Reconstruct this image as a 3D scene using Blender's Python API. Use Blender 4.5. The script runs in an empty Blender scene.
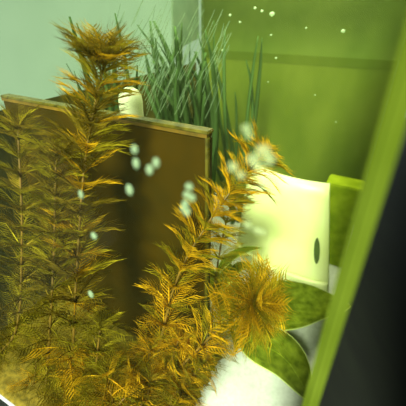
import bpy, bmesh, math, random
from mathutils import Vector, Matrix
random.seed(7)
sc = bpy.context.scene
COL = sc.collection
# ------------------------------------------------------------------ camera, world, lights, exposure
H, PITCH, FPX = 0.30, math.radians(30.4), 332.0
cam_d = bpy.data.cameras.new('camera'); cam = bpy.data.objects.new('camera', cam_d); COL.objects.link(cam)
cam.location = (0, 0, H); cam.rotation_euler = (math.pi/2 - PITCH, 0, 0)
cam_d.sensor_width = 36; cam_d.lens = FPX/406*36; cam_d.clip_start = 0.004
cam_d.dof.use_dof = True; cam_d.dof.focus_distance = 0.22; cam_d.dof.aperture_fstop = 12
sc.camera = cam
world = bpy.data.worlds.new('world'); sc.world = world; world.use_nodes = True
world.node_tree.nodes['Background'].inputs[0].default_value = (0.62, 0.74, 0.70, 1)
world.node_tree.nodes['Background'].inputs[1].default_value = 0.5
sun_d = bpy.data.lights.new('daylight', 'SUN'); sun_d.energy = 9.0; sun_d.angle = math.radians(12); sun_d.color = (1, 0.97, 0.86)
sun = bpy.data.objects.new('daylight', sun_d); COL.objects.link(sun)
sun.rotation_euler = Vector((0.27, 0.70, -0.66)).to_track_quat('-Z', 'Y').to_euler()
sc.view_settings.view_transform = 'Standard'; sc.view_settings.look = 'None'
sc.view_settings.gamma = 1; sc.view_settings.use_curve_mapping = False
sc.view_settings.exposure = 0.5
sc.cycles.use_denoising = True
sc.cycles.transparent_max_bounces = 24
sc.cycles.volume_bounces = 1

# ------------------------------------------------------------------ helpers
FW = Vector((0, math.cos(PITCH), -math.sin(PITCH))); UP = Vector((0, math.sin(PITCH), math.cos(PITCH))); CAM = Vector((0, 0, H))
def ray(x, y): return FW + Vector((1, 0, 0))*((x-203)/FPX) + UP*((203-y)/FPX)
A = Vector((-math.cos(math.radians(29)), math.sin(math.radians(29)), 0))      # along the front glass, to the far left
B = Vector((math.sin(math.radians(29)), math.cos(math.radians(29)), 0))       # front glass to back glass
F0 = Vector((0.06*math.sin(math.radians(29.3)), 0.06*math.cos(math.radians(29.3)), 0))   # front corner of the tank
LA, LB, HT = 0.285, 0.45, 0.40
def uv(u, v, z=0): return F0 + A*u + B*v + Vector((0, 0, z))
def on_floor(x, y, z=0.0):
    r = ray(x, y); return CAM + r*((z-H)/r.z)
def on_v(x, y, v):                                    # pixel onto the vertical plane at depth v in the tank
    r = ray(x, y); return CAM + r*(((F0 + B*v - CAM).dot(B))/r.dot(B))
def on_u(x, y, u):
    r = ray(x, y); return CAM + r*(((F0 + A*u - CAM).dot(A))/r.dot(A))
def at(x, y, dist):                                   # pixel at a horizontal distance from the lens
    r = ray(x, y); return CAM + r*(dist/math.hypot(r.x, r.y))
def lin(r, g, b):
    return tuple(((c/255/12.92) if c/255 <= 0.04045 else ((c/255+0.055)/1.055)**2.4) for c in (r, g, b))

def mat(name, build):
    m = bpy.data.materials.new(name); m.use_nodes = True
    nt = m.node_tree; nt.nodes.clear(); out = nt.nodes.new('ShaderNodeOutputMaterial'); build(nt, out); return m
def noise(nt, scale, detail=3, c1=(0,0,0), c2=(1,1,1), lo=0.3, hi=0.7, stretch=(1,1,1)):
    tc = nt.nodes.new('ShaderNodeTexCoord'); mp = nt.nodes.new('ShaderNodeMapping'); mp.inputs['Scale'].default_value = stretch
    n = nt.nodes.new('ShaderNodeTexNoise'); n.inputs['Scale'].default_value = scale; n.inputs['Detail'].default_value = detail
    nt.links.new(tc.outputs['Object'], mp.inputs[0]); nt.links.new(mp.outputs[0], n.inputs['Vector'])
    r = nt.nodes.new('ShaderNodeValToRGB'); r.color_ramp.elements[0].position = lo; r.color_ramp.elements[1].position = hi
    r.color_ramp.elements[0].color = (*c1, 1); r.color_ramp.elements[1].color = (*c2, 1)
    nt.links.new(n.outputs[0], r.inputs[0]); return r, n
def solid(name, c1, c2, scale=40, rough=0.5, spec=0.5, bump=0.0, stretch=(1,1,1), detail=3):
    def b(nt, out):
        p = nt.nodes.new('ShaderNodeBsdfPrincipled'); r, n = noise(nt, scale, detail, c1, c2, stretch=stretch)
        nt.links.new(r.outputs[0], p.inputs['Base Color']); p.inputs['Roughness'].default_value = rough
        p.inputs['Specular IOR Level'].default_value = spec
        if bump:
            bp = nt.nodes.new('ShaderNodeBump'); bp.inputs['Strength'].default_value = bump; bp.inputs['Distance'].default_value = 0.001
            nt.links.new(n.outputs[0], bp.inputs['Height']); nt.links.new(bp.outputs[0], p.inputs['Normal'])
        nt.links.new(p.outputs[0], out.inputs[0])
    return mat(name, b)
def leafy(name, c1, c2, scale=60, trans=0.45, gloss=0.12, rand=0.5, stretch=(1,1,1)):
    def b(nt, out):
        r, n = noise(nt, scale, 3, c1, c2, stretch=stretch)
        oi = nt.nodes.new('ShaderNodeObjectInfo'); hs = nt.nodes.new('ShaderNodeHueSaturation')
        mr = nt.nodes.new('ShaderNodeMapRange'); mr.inputs['To Min'].default_value = 1-rand; mr.inputs['To Max'].default_value = 1+rand*0.7
        nt.links.new(oi.outputs['Random'], mr.inputs[0]); nt.links.new(mr.outputs[0], hs.inputs['Value']); nt.links.new(r.outputs[0], hs.inputs['Color'])
        d = nt.nodes.new('ShaderNodeBsdfDiffuse'); t = nt.nodes.new('ShaderNodeBsdfTranslucent'); g = nt.nodes.new('ShaderNodeBsdfGlossy')
        g.inputs['Roughness'].default_value = 0.35
        m1 = nt.nodes.new('ShaderNodeMixShader'); m1.inputs[0].default_value = trans
        m2 = nt.nodes.new('ShaderNodeMixShader'); m2.inputs[0].default_value = gloss
        for s in (d, t): nt.links.new(hs.outputs[0], s.inputs['Color'])
        nt.links.new(hs.outputs[0], g.inputs['Color'])
        nt.links.new(d.outputs[0], m1.inputs[1]); nt.links.new(t.outputs[0], m1.inputs[2])
        nt.links.new(m1.outputs[0], m2.inputs[1]); nt.links.new(g.outputs[0], m2.inputs[2]); nt.links.new(m2.outputs[0], out.inputs[0])
    return mat(name, b)
def glassy(name, tint, refl=0.5):
    def b(nt, out):
        t = nt.nodes.new('ShaderNodeBsdfTransparent'); t.inputs[0].default_value = (*tint, 1)
        g = nt.nodes.new('ShaderNodeBsdfGlossy'); g.inputs['Roughness'].default_value = 0.03
        fr = nt.nodes.new('ShaderNodeFresnel'); fr.inputs[0].default_value = 1.2
        mu = nt.nodes.new('ShaderNodeMath'); mu.operation = 'MULTIPLY'; mu.inputs[1].default_value = refl
        m = nt.nodes.new('ShaderNodeMixShader'); nt.links.new(fr.outputs[0], mu.inputs[0]); nt.links.new(mu.outputs[0], m.inputs[0])
        nt.links.new(t.outputs[0], m.inputs[1]); nt.links.new(g.outputs[0], m.inputs[2]); nt.links.new(m.outputs[0], out.inputs[0])
    return mat(name, b)

def link(name, me, m, parent=None):
    o = bpy.data.objects.new(name, me); COL.objects.link(o)
    if m and not me.materials: me.materials.append(m)
    if parent: o.parent = parent
    return o
def from_bm(name, bm, smooth=False):
    bmesh.ops.recalc_face_normals(bm, faces=bm.faces)
    me = bpy.data.meshes.new(name); bm.to_mesh(me); bm.free()
    if smooth:
        for p in me.polygons: p.use_smooth = True
    return me
def tag(o, label, cat, group=None, kind=None):
    o['label'] = label
    if cat: o['category'] = cat
    if group: o['group'] = group
    if kind: o['kind'] = kind
    return o
def empty(name, loc):
    o = bpy.data.objects.new(name, None); COL.objects.link(o); o.location = loc; o.empty_display_size = 0.01; return o
def add_hex(bm, pts):                                 # 8 points: bottom ring of 4, top ring of 4
    v = [bm.verts.new(p) for p in pts]
    for f in ((3,2,1,0), (4,5,6,7), (0,1,5,4), (1,2,6,5), (2,3,7,6), (3,0,4,7)): bm.faces.new([v[i] for i in f])
def slab(u0, u1, v0, v1, z0, z1, org=Vector((0,0,0)), bev=0.0, seg=2):
    bm = bmesh.new()
    add_hex(bm, [uv(u, v, z)-org for z in (z0, z1) for u, v in ((u0, v0), (u1, v0), (u1, v1), (u0, v1))])
    if bev: bmesh.ops.bevel(bm, geom=bm.edges[:], offset=bev, segments=seg, affect='EDGES')
    return bm
def add_tube(bm, pts, rad, sides=6):
    rings = []; n = len(pts)
    for i, p in enumerate(pts):
        t = (pts[min(i+1, n-1)] - pts[max(i-1, 0)]).normalized()
        x = t.cross(Vector((0, 0, 1)) if abs(t.z) < 0.95 else Vector((1, 0, 0))).normalized(); y = t.cross(x)
        r = rad(i/(n-1)) if callable(rad) else rad
        rings.append([bm.verts.new(p + (x*math.cos(k*math.tau/sides) + y*math.sin(k*math.tau/sides))*r) for k in range(sides)])
    for a, b in zip(rings, rings[1:]):
        for k in range(sides): bm.faces.new((a[k], a[(k+1) % sides], b[(k+1) % sides], b[k]))
    bm.faces.new(rings[0][::-1]); bm.faces.new(rings[-1])
def smooth_path(pts, n):                              # Catmull-Rom through the points
    P = [pts[0]*2-pts[1]] + pts + [pts[-1]*2-pts[-2]]; out = []
    for k in range(n+1):
        s = k/n*(len(pts)-1); i = min(int(s), len(pts)-2); t = s-i
        p0, p1, p2, p3 = P[i:i+4]
        out.append(0.5*((2*p1) + (p2-p0)*t + (2*p0-5*p1+4*p2-p3)*t*t + (3*p1-p0-3*p2+p3)*t**3))
    return out

M = {}
M['glass'] = glassy('clear tank glass', (0.95, 0.99, 0.95), 0.02)
M['glass_edge'] = leafy('green glass edge', lin(92, 116, 24), lin(122, 146, 44), 30, 0.5, 0.15, 0.0)
M['seal'] = solid('silicone seal', lin(60, 80, 35), lin(90, 110, 55), 200, 0.4)
M['sheet'] = leafy('green backing sheet', lin(84, 96, 30), lin(114, 119, 48), 14, 0.5, 0.02, 0.0, (1, 1, 0.5))
M['sheet_top'] = leafy('paler green backing', lin(88, 103, 42), lin(112, 122, 56), 14, 0.5, 0.02, 0.0)
M['shading'] = leafy('dark green hem', lin(72, 86, 24), lin(96, 104, 38), 14, 0.5, 0.02, 0.0)
M['side_film'] = leafy('algae on side glass', lin(88, 104, 10), lin(120, 132, 24), 45, 0.55, 0.02, 0.0)
M['sand'] = solid('white tank floor', lin(176, 176, 182), lin(192, 192, 198), 300, 0.8, 0.2, 0.3)
M['white'] = leafy('white plastic', lin(232, 236, 180), lin(242, 244, 205), 25, 0.3, 0.05, 0.0)
M['box'] = solid('amber brown plastic', lin(42, 32, 1), lin(60, 42, 1), 25, 0.5, 0.1, 0.1)
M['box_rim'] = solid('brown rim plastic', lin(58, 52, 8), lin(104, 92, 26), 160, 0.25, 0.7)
M['dark'] = solid('dark slot', lin(50, 66, 22), lin(66, 84, 30), 60, 0.7)
M['glint'] = solid('painted glints', lin(190, 160, 60), lin(230, 205, 110), 90, 0.2, 0.8)
M['pale'] = leafy('pale ivory plastic', lin(205, 210, 170), lin(232, 234, 205), 60, 0.4, 0.1, 0.0)
def filmy(name, c, alpha):
    def b(nt, out):
        r, n = noise(nt, 900, 2, tuple(k*0.85 for k in c), c)
        d = nt.nodes.new('ShaderNodeBsdfDiffuse'); t = nt.nodes.new('ShaderNodeBsdfTranslucent'); x = nt.nodes.new('ShaderNodeBsdfTransparent')
        m1 = nt.nodes.new('ShaderNodeMixShader'); m1.inputs[0].default_value = 0.5; m2 = nt.nodes.new('ShaderNodeMixShader'); m2.inputs[0].default_value = alpha
        for q in (d, t): nt.links.new(r.outputs[0], q.inputs['Color'])
        nt.links.new(d.outputs[0], m1.inputs[1]); nt.links.new(t.outputs[0], m1.inputs[2])
        nt.links.new(x.outputs[0], m2.inputs[1]); nt.links.new(m1.outputs[0], m2.inputs[2]); nt.links.new(m2.outputs[0], out.inputs[0])
    return mat(name, b)
M['egg'] = filmy('pale speck', lin(184, 206, 170), 0.6)
M['fluff'] = filmy('pale fluff', lin(215, 228, 175), 0.32)
M['mil_o'] = leafy('orange brown feather leaf', lin(168, 122, 8), lin(226, 178, 34), 160, 0.5, 0.08, 0.45)
M['mil_y'] = leafy('olive yellow feather leaf', lin(110, 98, 8), lin(170, 152, 36), 160, 0.5, 0.08, 0.45)
M['sediment'] = solid('brown sediment', lin(84, 72, 16), lin(128, 106, 30), 260, 0.9, 0.2, 0.5)
M['olive_film'] = solid('olive brown algae', lin(44, 42, 6), lin(74, 66, 14), 60, 0.9, 0.1)
M['block'] = leafy('yellow green block', lin(128, 148, 14), lin(166, 180, 40), 70, 0.4, 0.03, 0.0)
M['mil_b'] = leafy('brown olive feather leaf', lin(88, 74, 10), lin(146, 120, 34), 160, 0.5, 0.08, 0.45)
M['stem'] = solid('brown stem', lin(78, 60, 8), lin(120, 88, 18), 120, 0.5)
M['blade'] = leafy('dark green blade', lin(56, 84, 44), lin(90, 122, 68), 30, 0.5, 0.06, 0.35, (1, 1, 0.2))
M['thread'] = leafy('pale fibre', lin(110, 140, 110), lin(150, 172, 136), 30, 0.5, 0.1, 0.2)
M['broad'] = leafy('broad green leaf', lin(74, 88, 8), lin(126, 138, 36), 140, 0.4, 0.12, 0.25)
M['broad_edge'] = leafy('pale leaf margin', lin(190, 205, 110), lin(215, 225, 145), 90, 0.5, 0.1, 0.0)
M['tab'] = leafy('pale green plastic tab', lin(118, 142, 122), lin(138, 158, 136), 40, 0.6, 0.05, 0.0)
M['wall_pale'] = solid('pale room wall', lin(188, 208, 186), lin(204, 222, 200), 3, 0.9, 0.1)
M['dark_backdrop'] = solid('unlit room backdrop', lin(6, 9, 5), lin(9, 13, 7), 6, 0.9, 0.1)
M['table'] = solid('dark table', lin(9, 14, 7), lin(14, 20, 10), 12, 0.6, 0.3, 0, (8, 1, 1))
M['hood'] = solid('black lamp hood', lin(26, 28, 26), lin(34, 36, 34), 30, 0.5)

# ------------------------------------------------------------------ setting
def struct(name, bm, m, label):
    o = link(name, from_bm(name, bm), m); o['kind'] = 'structure'; o['label'] = label; return o
struct('floor', slab(-0.9, LA+0.03, -0.4, 1.2, -0.06, -0.008), M['table'], 'dark table top carrying the aquarium')
struct('wall_left', slab(1.30, 1.34, -0.2, 1.9, -1.6, 1.3), M['wall_pale'], 'pale room wall beyond the aquarium')
struct('right_backdrop', slab(-0.10, -0.085, -0.02, 1.0, -0.008, 0.9), M['dark_backdrop'], 'dark backdrop added beside the aquarium for the unlit room')  # near-black slab added; its colour stands in for the darkness outside the tank

# ------------------------------------------------------------------ aquarium
T = 0.0028
tank = empty('aquarium', uv(LA/2, LB/2, -0.008)); org = tank.location.copy()
tag(tank, 'glass aquarium of green water with white floor and a pale green glass corner', 'aquarium')
def tpart(name, bm, m, smooth=False, label=None):
    o = link(name, from_bm(name, bm, smooth), m, tank)
    if label: o['label'] = label
    return o
tpart('front_pane', slab(0.0012, LA+T, -T, 0, -0.008, HT, org), M['glass'])
tpart('left_pane', slab(LA, LA+T, 0.0002, LB+T, 0, HT, org), M['glass'])
tpart('right_pane', slab(-T, 0, 0.0012, LB+T, 0, HT, org), M['glass'])
tpart('back_pane', slab(0, LA, LB, LB+T, 0, HT, org), M['glass'])
tpart('glass_corner', slab(-T, 0.0010, -T, 0.0010, 0, HT, org, 0.0012, 3), M['glass_edge'], label='bright green glass corner edge')
tpart('corner_seal', slab(LA-0.004, LA, LB-0.004, LB, 0, HT, org, 0.0018), M['seal'])
tpart('corner_seal', slab(0, 0.004, LB-0.004, LB, 0, HT, org, 0.0018), M['seal'])
tpart('side_film', slab(0.0001, 0.0009, 0.002, LB-0.005, 0, HT, org), M['side_film'], label='green algae on the side glass')
zl = on_v(280, 54, LB+T).z
tpart('backing_sheet', slab(0, LA, LB+T+0.0005, LB+T+0.002, 0, zl, org), M['sheet'], label='plain green backing sheet behind the rear glass')
tpart('sheet_shading', slab(0, LA, LB+T+0.0001, LB+T+0.0005, zl-0.012, zl, org), M['shading'], label='darker hem painted along the top of the backing sheet')  # shade below the sheet's top line, put into a darker strip
tpart('upper_sheet', slab(0, LA, LB+T+0.0005, LB+T+0.0014, zl, HT, org), M['sheet_top'], label='paler green strip of backing above the main sheet')
bm = slab(-T, LA+T, 0.0, LB+T, -0.008, 0, org); tpart('base', bm, M['sand'], label='bright white tank floor')

# unseen lamp and its housing, added to light the tank from above
hood = empty('added_lamp', uv(LA/2, LB/2, HT)); ho = hood.location.copy()
tag(hood, 'black lamp hood added out of view across the top of the aquarium', 'lamp')
link('housing', from_bm('housing', slab(-T, LA+T, 0.24, 0.42, HT+0.045, HT+0.06, ho, 0.003)), M['hood'], hood)
for u in (-T, LA): link('foot', from_bm('foot', slab(u, u+T, 0.30, 0.36, HT, HT+0.046, ho)), M['hood'], hood)
ld = bpy.data.lights.new('added_light', 'AREA'); ld.shape = 'RECTANGLE'; ld.size = 0.24; ld.size_y = 0.16; ld.energy = 1.6; ld.color = (1, 0.98, 0.82)
lo = bpy.data.objects.new('added_light', ld); COL.objects.link(lo); lo.parent = hood
lo.location = B*0.105 + Vector((0, 0, 0.042)) ; lo.rotation_euler = (0, 0, math.atan2(A.y, A.x))

# water
def wb(nt, out):
    s = nt.nodes.new('ShaderNodeVolumeScatter'); s.inputs['Color'].default_value = (0.75, 0.95, 0.45, 1); s.inputs['Density'].default_value = 0.06
    a = nt.nodes.new('ShaderNodeVolumeAbsorption'); a.inputs['Color'].default_value = (0.76, 0.92, 0.02, 1); a.inputs['Density'].default_value = 0.7
    ad = nt.nodes.new('ShaderNodeAddShader'); nt.links.new(s.outputs[0], ad.inputs[0]); nt.links.new(a.outputs[0], ad.inputs[1])
    nt.links.new(ad.outputs[0], out.inputs['Volume'])
water = link('water', from_bm('water', slab(0.0013, LA-0.0002, 0.0002, LB-0.0002, 0.0002, 0.375)), mat('green water', wb))
tag(water, 'hazy yellow-green water filling the aquarium', 'water', kind='stuff')

# ------------------------------------------------------------------ brown panel
c0 = on_floor(206, 376)                               # foot of its right-hand edge
r0 = c0 - F0; bu, bv = r0.dot(A), r0.dot(B)
ztop = on_v(206, 131, bv).z
WBOX, DBOX = LA-0.0012-bu, 0.007
fb = empty('brown_panel', uv(bu+WBOX/2, bv+DBOX/2, 0)); fo = fb.location.copy()
tag(fb, 'tall amber-brown plastic panel with a glinting rim behind the feathery plants', 'panel')
def fpart(name, bm, m, smooth=False, label=None):
    o = link(name, from_bm(name, bm, smooth), m, fb)
    if label: o['label'] = label
    return o
fpart('body', slab(bu, bu+WBOX, bv, bv+DBOX, 0, ztop-0.004, fo, 0.0012), M['box'])
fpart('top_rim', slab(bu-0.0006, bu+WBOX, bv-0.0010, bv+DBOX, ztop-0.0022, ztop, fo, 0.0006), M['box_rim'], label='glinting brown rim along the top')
fpart('rim_seam', slab(bu+0.0005, bu+WBOX, bv-0.0004, bv+DBOX-0.0004, ztop-0.0045, ztop-0.0020, fo), M['stem'])
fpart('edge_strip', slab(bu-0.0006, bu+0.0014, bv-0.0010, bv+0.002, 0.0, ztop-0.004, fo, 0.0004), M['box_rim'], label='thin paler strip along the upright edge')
for px, py, w in ((107, 354, 0.006), (124, 354, 0.005), (131, 353, 0.004), (123, 360, 0.008), (133, 361, 0.005)):  # glints at the panel foot, put into small bright-coloured bars
    p = on_v(px, py, bv) - F0; u = p.dot(A)
    fpart('glint_bar', slab(u-w/2, u+w/2, bv-0.0012, bv+0.001, p.z-0.0007, p.z+0.0007, fo, 0.0004), M['glint'], label='bright painted glint near the foot')
# pale round-topped post standing behind it
pt = on_v(129, 87, bv+DBOX+0.016); pc = Vector((pt.x, pt.y, 0)); zt = pt.z
prof = [(0.0, 0.0), (0.0085, 0.0), (0.0085, zt-0.016), (0.0088, zt-0.011), (0.0082, zt-0.006), (0.0062, zt-0.0025), (0.003, zt-0.0005), (0.0, zt)]
bm = bmesh.new(); N = 20; rings = []
for r, z in prof: rings.append([bm.verts.new(Vector((r*math.cos(k*math.tau/N), r*math.sin(k*math.tau/N), z))) for k in range(N)] if r else [bm.verts.new(Vector((0, 0, z)))])
for a, b in zip(rings, rings[1:]):
    for k in range(N):
        if len(a) == 1: bm.faces.new((a[0], b[(k+1) % N], b[k]))
        elif len(b) == 1: bm.faces.new((a[k], a[(k+1) % N], b[0]))
        else: bm.faces.new((a[k], a[(k+1) % N], b[(k+1) % N], b[k]))
o = link('round_topped_post', from_bm('round_topped_post', bm, True), M['pale']); o.location = pc
tag(o, 'pale ivory round-topped post showing above the brown panel rim', 'post')

# ------------------------------------------------------------------ white curved panel
pr = on_floor(328, 292); pl = on_floor(236, 250)      # foot of its right and left edge
def panel_pt(s, z, off=0.0):                          # s 0 (left) .. 1 (right)
    base = pl.lerp(pr, s); n = Vector(((pr-pl).y, -(pr-pl).x, 0)).normalized()     # towards the lens
    p = base + n*(0.012*4*s*(1-s) + off) - n*(z*0.16)
    p += (pr-pl).normalized()*(-0.24*s*z); p.z = z; return p
def z_for(px, py, s):
    best = min(range(0, 300), key=lambda k: (lambda q: abs(203 - FPX*((q-CAM).dot(UP))/((q-CAM).dot(FW)) - py))(panel_pt(s, k*0.001)))
    return best*0.001
zr, zL = z_for(330, 184, 1.0), z_for(262, 168, 0.2)
wp = empty('curved_panel', (pl+pr)/2); wo = wp.location.copy()
tag(wp, 'bright white curved plastic panel standing beside the orange feather plants', 'panel')
def shell(s0, s1, z0, z1f, o0, o1, n=18, m=8):
    bm = bmesh.new(); g = {}
    for f, off in enumerate((o0, o1)):
        for i in range(n+1):
            for j in range(m+1):
                s = s0+(s1-s0)*i/n; z1 = z1f(s) if callable(z1f) else z1f
                g[f, i, j] = bm.verts.new(panel_pt(s, z0+(z1-z0)*j/m, off)-wo)
    for i in range(n):
        for j in range(m):
            for f in (0, 1): bm.faces.new([g[f, i, j], g[f, i+1, j], g[f, i+1, j+1], g[f, i, j+1]])
        for j in (0, m): bm.faces.new([g[0, i, j], g[0, i+1, j], g[1, i+1, j], g[1, i, j]])
    for i in (0, n):
        for j in range(m): bm.faces.new([g[0, i, j], g[0, i, j+1], g[1, i, j+1], g[1, i, j]])
    return bm
ztopf = lambda s: zL + (zr-zL)*(s-0.2)/0.8
link('sheet', from_bm('sheet', shell(0, 1, 0.0, ztopf, -0.003, 0.0), True), M['white'], wp)
link('foot_band', from_bm('foot_band', shell(0, 1.0, 0.0, 0.012, -0.0005, 0.005), True), M['white'], wp)
link('top_lip', from_bm('top_lip', shell(0, 1.0, zr-0.003, lambda s: ztopf(s)+0.0006, -0.0035, 0.0012, 18, 1), True), M['white'], wp) if False else None
s0 = 0.90; q = wp
bm = bmesh.new(); ring = []
zc, hz, hs = z_for(319, 251, s0), 0.0165, 0.026
for off in (0.0002, 0.0012):
    ring.append([bm.verts.new(panel_pt(s0+hs*math.cos(k*math.tau/16)*(1 if abs(math.sin(k*math.tau/16)) < 0.9 else 0.8), zc+hz*math.sin(k*math.tau/16), off)-wo) for k in range(16)])
for k in range(16): bm.faces.new((ring[0][k], ring[0][(k+1) % 16], ring[1][(k+1) % 16], ring[1][k]))
bm.faces.new(ring[1]); bm.faces.new(ring[0][::-1])
o = link('slot', from_bm('slot', bm), M['dark'], wp); o['label'] = 'dark green upright slot'

# green block between the white panel and the side glass
gb = on_floor(340, 268); g0 = gb-F0; gu, gv = g0.dot(A), g0.dot(B); gz = on_v(341, 186, gv).z
o = link('green_block', from_bm('green_block', slab(0.0015, max(gu, 0.004)+0.040, gv, gv+0.03, 0.0, gz, uv(gu, gv), 0.0015)), M['block']); o.location = uv(gu, gv)
tag(o, 'plain green upright block between the white panel and the side glass', 'block')
# olive algae on the lower part of the far side glass
tpart('algae_film', slab(LA-0.0008, LA-0.0001, 0.002, LB-0.02, 0.0, ztop-0.012, org), M['olive_film'], label='olive brown algae on the side glass')

# ------------------------------------------------------------------ feathery water plants
def feather(length, pairs, curl, fil, seed, pinch=1.0):
    rnd = random.Random(seed); bm = bmesh.new()
    pts = []
    for k in range(8):
        t = k/7; ang = 0.35 + curl*t
        pts.append(Vector((0, 0, 0)) if not pts else pts[-1] + Vector((math.sin(ang), 0, math.cos(ang)))*(length/7))
    add_tube(bm, pts, lambda t: 0.00045*(1-0.7*t), 4)
    for k in range(pairs):
        t = 0.12 + 0.86*k/(pairs-1); i = min(int(t*7), 6); p = pts[i].lerp(pts[i+1], t*7-i); d = (pts[i+1]-pts[i]).normalized()
        L = fil*(0.55+0.6*math.sin(math.pi*min(1, t*0.85+0.12)))*rnd.uniform(0.8, 1.15)
        for s in (-1, 1):
            y = Vector((0, s, 0)); up = d.cross(Vector((0, 1, 0)))
            q1 = p + (d*0.75 + y*0.75 + up*rnd.uniform(-0.15, 0.15)).normalized()*L*0.5
            q2 = q1 + (d*1.15 + y*0.35 + up*rnd.uniform(-0.2, 0.2)).normalized()*L*0.55
            w = d*0.00022 + up*0.00014
            a = [bm.verts.new(p-w), bm.verts.new(p+w), bm.verts.new(q1+w*0.9), bm.verts.new(q1-w*0.9), bm.verts.new(q2)]
            bm.faces.new(a[:4]); bm.faces.new((a[3], a[2], a[4]))
    me = bpy.data.meshes.new('feather_leaf'); bm.to_mesh(me); bm.free(); return me
LEAVES = {}
for mk in ('mil_o', 'mil_y', 'mil_b'):
    LEAVES[mk] = [feather(0.0180, 9, 0.35+0.22*k, 0.0105, 11*k+5) for k in range(4)]
    for me in LEAVES[mk]: me.materials.append(M[mk])
def milfoil(name, label, pix, n_whorl, size=1.0, per=6, mats=('mil_o',), head=0, head_size=1.0, head_lean=None, seed=1, spread=1.25, srad=0.0011, group=None, skip=0.0):
    """pix: (x, y, horizontal distance) joints of the stem from the root upwards"""
    rnd = random.Random(seed)
    pts = []
    for x, y, d in pix:
        p = at(x, y, d)
        if (p-F0).dot(B) < 0.020: p = on_v(x, y, 0.020)
        if p.z < 0.0: p.z = 0.0
        pts.append(p)
    if pts[0].z > 0.004: pts = [Vector((pts[0].x, pts[0].y, 0.0))] + pts
    path = smooth_path(pts, 40)
    root = empty(name, path[0]); ro = root.location.copy()
    tag(root, label, 'water plant', group)
    bm = bmesh.new(); add_tube(bm, [p-ro for p in path], lambda t: srad*(1-0.5*t), 7)
    link('stem', from_bm('stem', bm, True), M['stem'], root)
    def put(p, d, az, tilt, s, mk, roll=0):
        for tr in range(8):
            m, tip = frame(d, az, tilt, roll, s)
            w = p+tip-F0; wu, wv = w.dot(A), w.dot(B); pv = (p-F0).dot(B)
            if wv > 0.0015 and wu < LA-0.0015 and not (wu > bu-0.001 and (wv > bv-0.002) != (pv > bv-0.002)): break
            az += 0.8; s *= 0.97
        o = bpy.data.objects.new('leaf', rnd.choice(LEAVES[mk])); COL.objects.link(o); o.parent = root
        o.matrix_local = Matrix.Translation(p-ro) @ m @ Matrix.Scale(s, 4)
    def frame(d, az, tilt, roll, s):
        z = d.normalized(); x = z.cross(Vector((0.3, 1, 0.1))).normalized(); y = z.cross(x)
        m = Matrix((x, y, z)).transposed().to_4x4() @ Matrix.Rotation(az, 4, 'Z') @ Matrix.Rotation(tilt, 4, 'Y') @ Matrix.Rotation(roll, 4, 'Z')
        return m, m.to_3x3() @ Vector((0.0125, 0, 0.0135))*s
    lens = len(path)-1
    for w in range(n_whorl):
        t = skip + (1-skip)*(w+0.5)/n_whorl; i = min(int(t*lens), lens-1); p = path[i].lerp(path[i+1], t*lens-i); d = path[i+1]-path[i]
        ph = rnd.uniform(0, math.tau)
        for k in range(per):
            put(p, d, ph+k*math.tau/per+rnd.uniform(-0.3, 0.3), rnd.uniform(0.05, 0.45), size*rnd.uniform(0.8, 1.2)*(1.0-0.15*t), rnd.choice(mats))
    d = head_lean if head_lean else path[-1]-path[-3]
    for k in range(head):
        f = (k+0.5)/head
        put(path[-1]+d.normalized()*0.001*(1-f), d, k*2.399, -0.35+spread*f+rnd.uniform(-0.1, 0.1), size*head_size*rnd.uniform(0.8, 1.15)*(0.7+0.4*f), rnd.choice(mats), rnd.uniform(-0.4, 0.4))
    return root
GP = 'feathery stem plants crowding the tank'
milfoil('feathery_plant', 'tall feathery brown plant with a bushy crown rising past the panel rim',
        [(72, 406, .165), (74, 330, .170), (78, 250, .180), (84, 170, .190), (93, 115, .195), (104, 66, .195)], 22, 1.35, 8, ('mil_o', 'mil_b', 'mil_y', 'mil_b'), 50, 0.82, Vector((0.1, -0.1, 1)), 3, spread=0.75, group=GP)
milfoil('feathery_plant', 'feathery orange plant leaning from the brown panel towards the white one',
        [(150, 400, .150), (163, 330, .158), (180, 272, .165), (205, 228, .172), (232, 190, .180), (262, 156, .188)], 19, 1.22, 8, ('mil_o', 'mil_o', 'mil_y'), 22, 0.6, None, 5, group=GP)
milfoil('feathery_plant', 'low feathery plant with a round orange tuft leaning over the broad green leaves',
        [(120, 404, .135), (160, 385, .140), (195, 352, .143), (225, 322, .144), (250, 302, .142)], 15, 1.25, 8, ('mil_o', 'mil_y'), 110, 1.05, Vector((0.5, -0.55, 0.55)), 8, group=GP)
milfoil('feathery_plant', 'feathery olive plant crowding the foot of the tall bushy one', [(98, 406, .150), (96, 370, .155), (100, 330, .160)], 8, 1.1, 8, ('mil_y',), 12, 0.9, None, 13, group=GP)
milfoil('feathery_plant', 'short feathery plant growing before the foot of the brown panel', [(138, 404, .145), (142, 385, .150), (150, 352, .152)], 7, 1.05, 8, ('mil_y', 'mil_o'), 12, 0.9, None, 14, group=GP)
milfoil('feathery_plant', 'slim feathery plant beside the tall bushy one, ending below the panel rim', [(50, 406, .165), (50, 330, .175), (54, 250, .185), (56, 160, .195)], 19, 1.1, 8, ('mil_y', 'mil_b'), 14, 0.9, None, 15, group=GP)
milfoil('feathery_plant', 'feathery plant furthest from the white panel, standing by the side glass', [(18, 406, .185), (16, 330, .195), (22, 240, .205), (18, 130, .215)], 18, 1.1, 8, ('mil_y', 'mil_b'), 14, 0.9, None, 16, group=GP)
milfoil('feathery_plant', 'small feathery plant between the leaning orange stem and the round tuft', [(170, 404, .128), (185, 385, .132), (200, 368, .135)], 5, 0.9, 8, ('mil_y', 'mil_o'), 10, 0.8, None, 17, group=GP)
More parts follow.
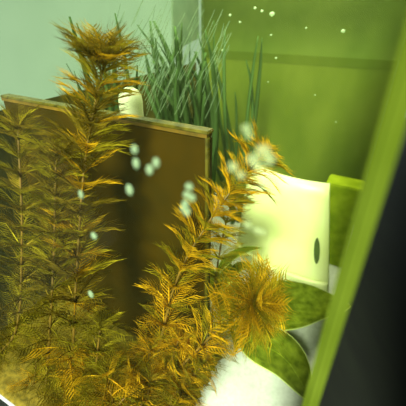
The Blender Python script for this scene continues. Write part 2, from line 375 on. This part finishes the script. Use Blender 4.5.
milfoil('feathery_plant', 'short feathery plant filling the gap between two olive neighbours', [(118, 406, .150), (118, 385, .155), (120, 362, .158)], 6, 1.1, 8, ('mil_y', 'mil_y', 'mil_o'), 12, 0.9, None, 18, group=GP)
milfoil('feathery_plant', 'short dense feathery plant rooted under the leaning orange stem', [(158, 406, .140), (166, 380, .146), (178, 340, .150)], 7, 1.0, 8, ('mil_y', 'mil_o'), 12, 0.9, None, 19, group=GP)

milfoil('feathery_plant', 'olive feathery plant standing between the leaning orange one and the white panel', [(212, 330, .205), (214, 290, .212), (222, 240, .220), (232, 200, .226)], 10, 1.25, 8, ('mil_y',), 14, 0.8, None, 41, group=GP)
for lab, px, sd in (('tufted feathery plant rooted in the sediment before the slim one', [(62, 408, .140), (64, 395, .146), (70, 360, .150)], 31),
                    ('tufted feathery plant rooted in the sediment before the tall bushy one', [(88, 408, .138), (86, 395, .142), (84, 372, .146)], 32),
                    ('tufted feathery plant rooted in the sediment before the panel foot', [(112, 410, .132), (112, 398, .136), (108, 378, .140)], 33),
                    ('tufted feathery plant rooted in the sediment before the low leaning stem', [(140, 412, .128), (146, 400, .131), (150, 384, .134)], 34),
                    ('tufted feathery plant rooted in the sediment by the side glass', [(34, 408, .150), (34, 390, .158), (38, 350, .164)], 35),
                    ('tufted feathery plant rooted in the sediment at the edge of the white floor', [(172, 414, .122), (176, 404, .124), (182, 392, .128)], 36)):
    milfoil('feathery_plant', lab, px, 5, 1.15, 8, ('mil_y', 'mil_b', 'mil_o'), 12, 0.9, None, sd, group=GP)
# brown sediment heaped under the feathery plants
rs = random.Random(50); bm = bmesh.new(); NU, NV = 60, 44; sg = {}
ue, ve = (on_floor(200, 385)-F0).dot(A), bv+0.03
for i in range(NU+1):
    for j in range(NV+1):
        u = ue-0.004 + (LA+0.0028-ue)*i/NU + rs.uniform(-.003, .003)*(1-i/NU); v = 0.0004 + ve*j/NV
        edge = min(1, min(i, j*3+3, NV-j)/6)
        sg[i, j] = bm.verts.new((uv(u, v, 0.0003 + edge*(0.004+rs.uniform(-.0012, .0012)))))
for i in range(NU):
    for j in range(NV): bm.faces.new((sg[i, j], sg[i+1, j], sg[i+1, j+1], sg[i, j+1]))
tag(link('brown_sediment', from_bm('brown_sediment', bm, True), M['sediment']), 'brown sediment under the feathery plants', 'sediment', kind='stuff')

# ------------------------------------------------------------------ broad leaves
def broad_leaf(px, width, dist_z, thick=0.0010, n=14, m=6, mk='broad', edge=True, cup=0.15, tipp=0.9):
    """px: midrib from stalk to tip as world points"""
    path = smooth_path(px, n); bm = bmesh.new(); rows = []
    for i, p in enumerate(path):
        t = i/n; d = (path[min(i+1, n)]-path[max(i-1, 0)]).normalized()
        side = d.cross(Vector((0, 0, 1)))
        side = side.normalized() if side.length > 0.05 else Vector((1, 0, 0)); up = side.cross(d)
        w = width*max(0.02, math.sin(math.pi*min(1, t**tipp*0.97+0.03))**0.75)
        rows.append([(p + side*w*(j/m*2-1) + up*(cup*w*(abs(j/m*2-1)**2)), up) for j in range(m+1)])
    g = [[[bm.verts.new(q+u*(thick/2*s)) for q, u in r] for r in rows] for s in (1, -1)]
    for i in range(n):
        for j in range(m):
            bm.faces.new((g[0][i][j], g[0][i][j+1], g[0][i+1][j+1], g[0][i+1][j])); bm.faces.new((g[1][i][j], g[1][i+1][j], g[1][i+1][j+1], g[1][i][j+1]))
        for j in (0, m): bm.faces.new((g[0][i][j], g[0][i+1][j], g[1][i+1][j], g[1][i][j]))
    for i in (0, n):
        for j in range(m): bm.faces.new((g[0][i][j], g[0][i][j+1], g[1][i][j+1], g[1][i][j]))
    return bm, rows
root_p = on_floor(236, 352)
bp = empty('broad_leaf_plant', root_p); tag(bp, 'broad-leaved green plant with pale leaf margins below the white panel', 'water plant')
LV = [  # midrib pixels with heights above the tank floor, half width
    ([(240, 338, .030), (262, 345, .034), (288, 362, .030), (312, 402, .014)], 0.0225, 'lower'),
    ([(240, 326, .030), (270, 310, .030), (305, 303, .026), (350, 306, .020)], 0.033, 'upper'),
    ([(215, 275, .075), (230, 258, .080), (246, 250, .082), (262, 248, .080)], 0.0055, 'a'),
    ([(222, 290, .060), (236, 270, .066), (246, 266, .067), (258, 272, .064)], 0.0060, 'b'),
    ([(232, 320, .034), (224, 300, .050), (214, 282, .058), (200, 262, .060)], 0.0130, 'c'),
    ([(236, 318, .034), (234, 298, .048), (230, 280, .056), (224, 256, .058)], 0.0120, 'd'),
    ([(238, 322, .030), (246, 302, .040), (252, 286, .046), (262, 276, .046)], 0.0075, 'e'),
]
for mid, w, nm in LV:
    pts = [on_floor(x, y, z) - root_p for x, y, z in mid]
    bm, rows = broad_leaf(pts, w, 0)
    lf = link('broad_leaf', from_bm('broad_leaf', bm, True), M['broad'], bp)
    for j in (0, -1):
        e = bmesh.new(); add_tube(e, [r[j][0] for r in rows], 0.0006, 5); link('leaf_margin', from_bm('leaf_margin', e, True), M['broad_edge'], lf)
    e = bmesh.new(); add_tube(e, [r[3][0]+r[3][1]*0.0004 for r in rows], lambda t: 0.0007*(1-0.6*t), 5); link('midrib', from_bm('midrib', e, True), M['broad'], lf)
    s = bmesh.new(); p0 = pts[0]
    add_tube(s, smooth_path([Vector((0, 0, 0)), p0*0.5+Vector((0, 0, 0.004)), p0], 8), 0.0010, 6); link('stalk', from_bm('stalk', s, True), M['broad'], bp)

# ------------------------------------------------------------------ grass-like plants at the back
def blade_mesh(pts, w, twist=0.3):
    path = smooth_path(pts, 14); bm = bmesh.new(); rows = []
    for i, p in enumerate(path):
        t = i/14; ww = w*(1-0.75*t**3); c = twist*t*3
        s = Vector((math.cos(c), math.sin(c)*0.6, 0)).normalized(); n = Vector((-s.y, s.x, 0))*0.0003
        rows.append([bm.verts.new(p-s*ww), bm.verts.new(p+n), bm.verts.new(p+s*ww), bm.verts.new(p-n)])
    for a, b in zip(rows, rows[1:]):
        for k in range(4): bm.faces.new((a[k], a[(k+1) % 4], b[(k+1) % 4], b[k]))
    bm.faces.new(rows[0][::-1]); bm.faces.new(rows[-1])
    return from_bm('blade', bm, True)
def clamp_in(p, mg=0.006):
    r = p-F0; u = min(max(r.dot(A), mg), LA-mg); v = min(max(r.dot(B), mg), LB-mg); return uv(u, v, min(max(p.z, 0.0), 0.37))
def grass(label, foot, tips, w, seed):
    rnd = random.Random(seed); root = empty('grass_plant', foot); tag(root, label, 'water plant', 'grass-like plants at the back'); ro = root.location.copy()
    for (tx, ty, d, bend) in tips:
        tip = clamp_in(at(tx, ty, d)); base = foot + Vector((rnd.uniform(-.008, .008), rnd.uniform(-.008, .008), 0))
        mid = clamp_in(base.lerp(tip, 0.5) + Vector((bend, 0, 0.02))); m2 = clamp_in(base.lerp(tip, 0.8)+Vector((bend*0.7, 0, 0.015)))
        link('blade', blade_mesh([base-ro, mid-ro, m2-ro, tip-ro], w*rnd.uniform(0.7, 1.2), rnd.uniform(-.5, .5)), M['blade'], root)
rnd = random.Random(21)
grass('grass-like plant with dark blades rising behind the corner of the box', uv(0.20, 0.30),
      [(rnd.uniform(135, 215), rnd.uniform(18, 88), rnd.uniform(.34, .42), rnd.uniform(-.02, .02)) for k in range(34)], 0.0040, 22)
grass('grass-like plant with slim blades rising behind the leaning feather tip', uv(0.17, 0.36),
      [(262, 38, .46, .004), (258, 36, .462, -.002), (235, 92, .45, .002), (225, 30, .46, -.006), (214, 20, .45, -.01), (246, 60, .47, .012), (205, 35, .46, .004), (190, 40, .45, -.02)], 0.0026, 23)
grass('grass-like plant half hidden by the bushy brown crown', uv(0.262, 0.22),
      [(rnd.uniform(60, 160), rnd.uniform(10, 80), rnd.uniform(.29, .33), rnd.uniform(-.01, .01)) for k in range(12)], 0.0028, 24)
# fine pale fibres hanging among the blades
bm = bmesh.new()
for k in range(150):
    x, y = rnd.uniform(120, 232), rnd.uniform(-5, 95); d = rnd.uniform(.30, .42); L = rnd.uniform(14, 40)
    p, q = at(x, y, d), at(x-L*rnd.uniform(0.25, 0.6), y+L, d)
    if p.z < 0.37 and (p-clamp_in(p)).length < 1e-6 and (q-clamp_in(q)).length < 1e-6:
        add_tube(bm, smooth_path([p, p.lerp(q, 0.5)+Vector((rnd.uniform(-.001, .001), 0, 0)), q], 4), 0.00028, 3)
tag(link('pale_fibres', from_bm('pale_fibres', bm), M['thread']), 'fine pale fibres drifting among the dark blades', 'algae', kind='stuff')

# pale tab hanging against the side glass
t0 = clamp_in(on_u(183, 30, LA-0.005), 0.004); r = t0-F0; tu, tv = r.dot(A), r.dot(B)
cv = [on_u(x, y, LA-0.003) for x, y in ((170, -14), (197, -16), (198, 38), (172, 52))]
bm = bmesh.new(); c = sum(cv, Vector())/4
add_hex(bm, [p-c for p in cv] + [p-c-A*0.0025 for p in cv]); bmesh.ops.bevel(bm, geom=bm.edges[:], offset=0.0008, segments=2, affect='EDGES')
o = link('pale_tab', from_bm('pale_tab', bm), M['tab']); o.location = c; tag(o, 'pale green plastic tab with a slanted lower end behind the dark blades', 'plastic tab')

# ------------------------------------------------------------------ pale specks on the front glass
def blob(seed, sx, sy, sz, rough=0.12, sub=2):
    rnd = random.Random(seed); bm = bmesh.new(); bmesh.ops.create_icosphere(bm, subdivisions=sub, radius=1)
    for v in bm.verts: v.co *= 1+rnd.uniform(-rough, rough)
    for v in bm.verts: v.co = Vector((v.co.x*sx, v.co.y*sy, v.co.z*sz))
    return from_bm('speck', bm, True)
def speck(x, y, w, h, tilt, label, group=None, name='oval_speck', seed=1):
    p = on_v(x, y, 0.0); k = (p-CAM).dot(FW)/FPX
    o = link(name, blob(seed, w/2*k, 0.0005, h/2*k*1.1, 0.05), M['egg'])
    o.location = p + B*0.0004; o.rotation_euler = (Matrix.Rotation(math.atan2(A.y, A.x)+math.pi, 4, 'Z') @ Matrix.Rotation(tilt, 4, 'Y')).to_euler()
    tag(o, label, 'speck', group); return o
GS = 'pale specks on the front glass'
speck(133.5, 150, 8, 9, .1, 'pale oval speck on glass, topmost of the loose group before the brown box', GS, seed=1)
speck(135, 164, 8, 11, .1, 'pale oval speck directly below the topmost of the loose group', GS, seed=2)
speck(148.5, 170.5, 8.5, 11, .2, 'pale oval speck touching its neighbour, the lower of the touching pair', GS, seed=3)
speck(155, 163.5, 8, 11, .2, 'pale oval speck touching its neighbour, the upper of the touching pair', GS, seed=4)
speck(128.5, 190.5, 9, 12, .05, 'lone pale oval speck below the loose group before the brown box', GS, seed=5)
speck(80, 195, 6, 9, .0, 'small pale speck before the tall bushy plant, above the two others there', GS, seed=6)
speck(93, 236.5, 8, 8, .0, 'small round pale speck before the tall bushy plant, below its middle', GS, seed=7)
speck(90, 295, 7, 9, .0, 'small pale speck lowest before the tall bushy plant', GS, seed=8)
def cluster(label, parts, seed, name='pale_fluff', dist=None, mk='fluff', v=0.0):
    c = on_v(parts[0][0], parts[0][1], v) if dist is None else at(parts[0][0], parts[0][1], dist)
    root = empty(name, c); tag(root, label, 'fluff', 'pale fluffy clumps')
    for i, (x, y, w, h) in enumerate(parts):
        p = on_v(x, y, v) if dist is None else at(x, y, dist); k = (p-CAM).dot(FW)/FPX
        o = link('tuft', blob(seed+i, w/2*k, (0.0006 if dist is None else w/2.6*k), h/2*k, 0.22), M[mk], root); o.location = p - c + (B*0.0005 if dist is None else Vector())
        o.rotation_euler = (0, 0, math.atan2(A.y, A.x)+math.pi)
cluster('pale fluffy clump on glass before the edge of the brown box', [(188, 188, 8, 9), (186, 196, 9, 8), (191, 199, 8, 9), (184, 205, 8, 9), (186, 213, 7, 11), (182, 210, 6, 9)], 40, mk='egg')
cluster('pale fluffy clump on glass before the leaning feather tip', [(262, 152, 17, 15), (252, 160, 15, 13), (268, 160, 13, 15), (258, 168, 13, 10)], 60)
cluster('small pale fluff just above the leaning feather tip', [(245, 130, 10, 11), (248, 136, 8, 8)], 70)
cluster('pale fluff below the clump on the leaning feather tip', [(271, 180, 13, 12), (263, 186, 11, 9)], 80)
cluster('pale fluff where the leaning stem crosses the white panel', [(232, 168, 12, 12), (240, 176, 9, 9)], 90)
cluster('faint fluff on the leaning stem over the white panel', [(258, 232, 16, 7), (247, 226, 9, 8)], 100)

# bubbles and flecks under the surface
bub = blob(7, .0011, .0011, .0011, 0.05, 1)
bub.materials.append(M['egg'])
for x, y, s, d in [(272, 14, 2.2, .42), (262, 11, 1.3, .42), (255, 8, 1.2, .41), (343, 31, 1.8, .44), (271, 35, .9, .42), (276, 58, 1.0, .42), (213, 70, .9, .40), (222, 50, .8, .40), (240, 22, 1.0, .41), (230, 15, 1.2, .41), (306, 28, .8, .43), (315, 95, .7, .43), (268, 82, .7, .42), (336, 122, .7, .42)]:
    o = link('bubble', bub, None); o.location = clamp_in(at(x, y, d), 0.004); o.scale = (s*1.4, s, s)
    tag(o, 'tiny pale bubble floating before the green backing sheet', 'bubble', 'tiny bubbles near the back')
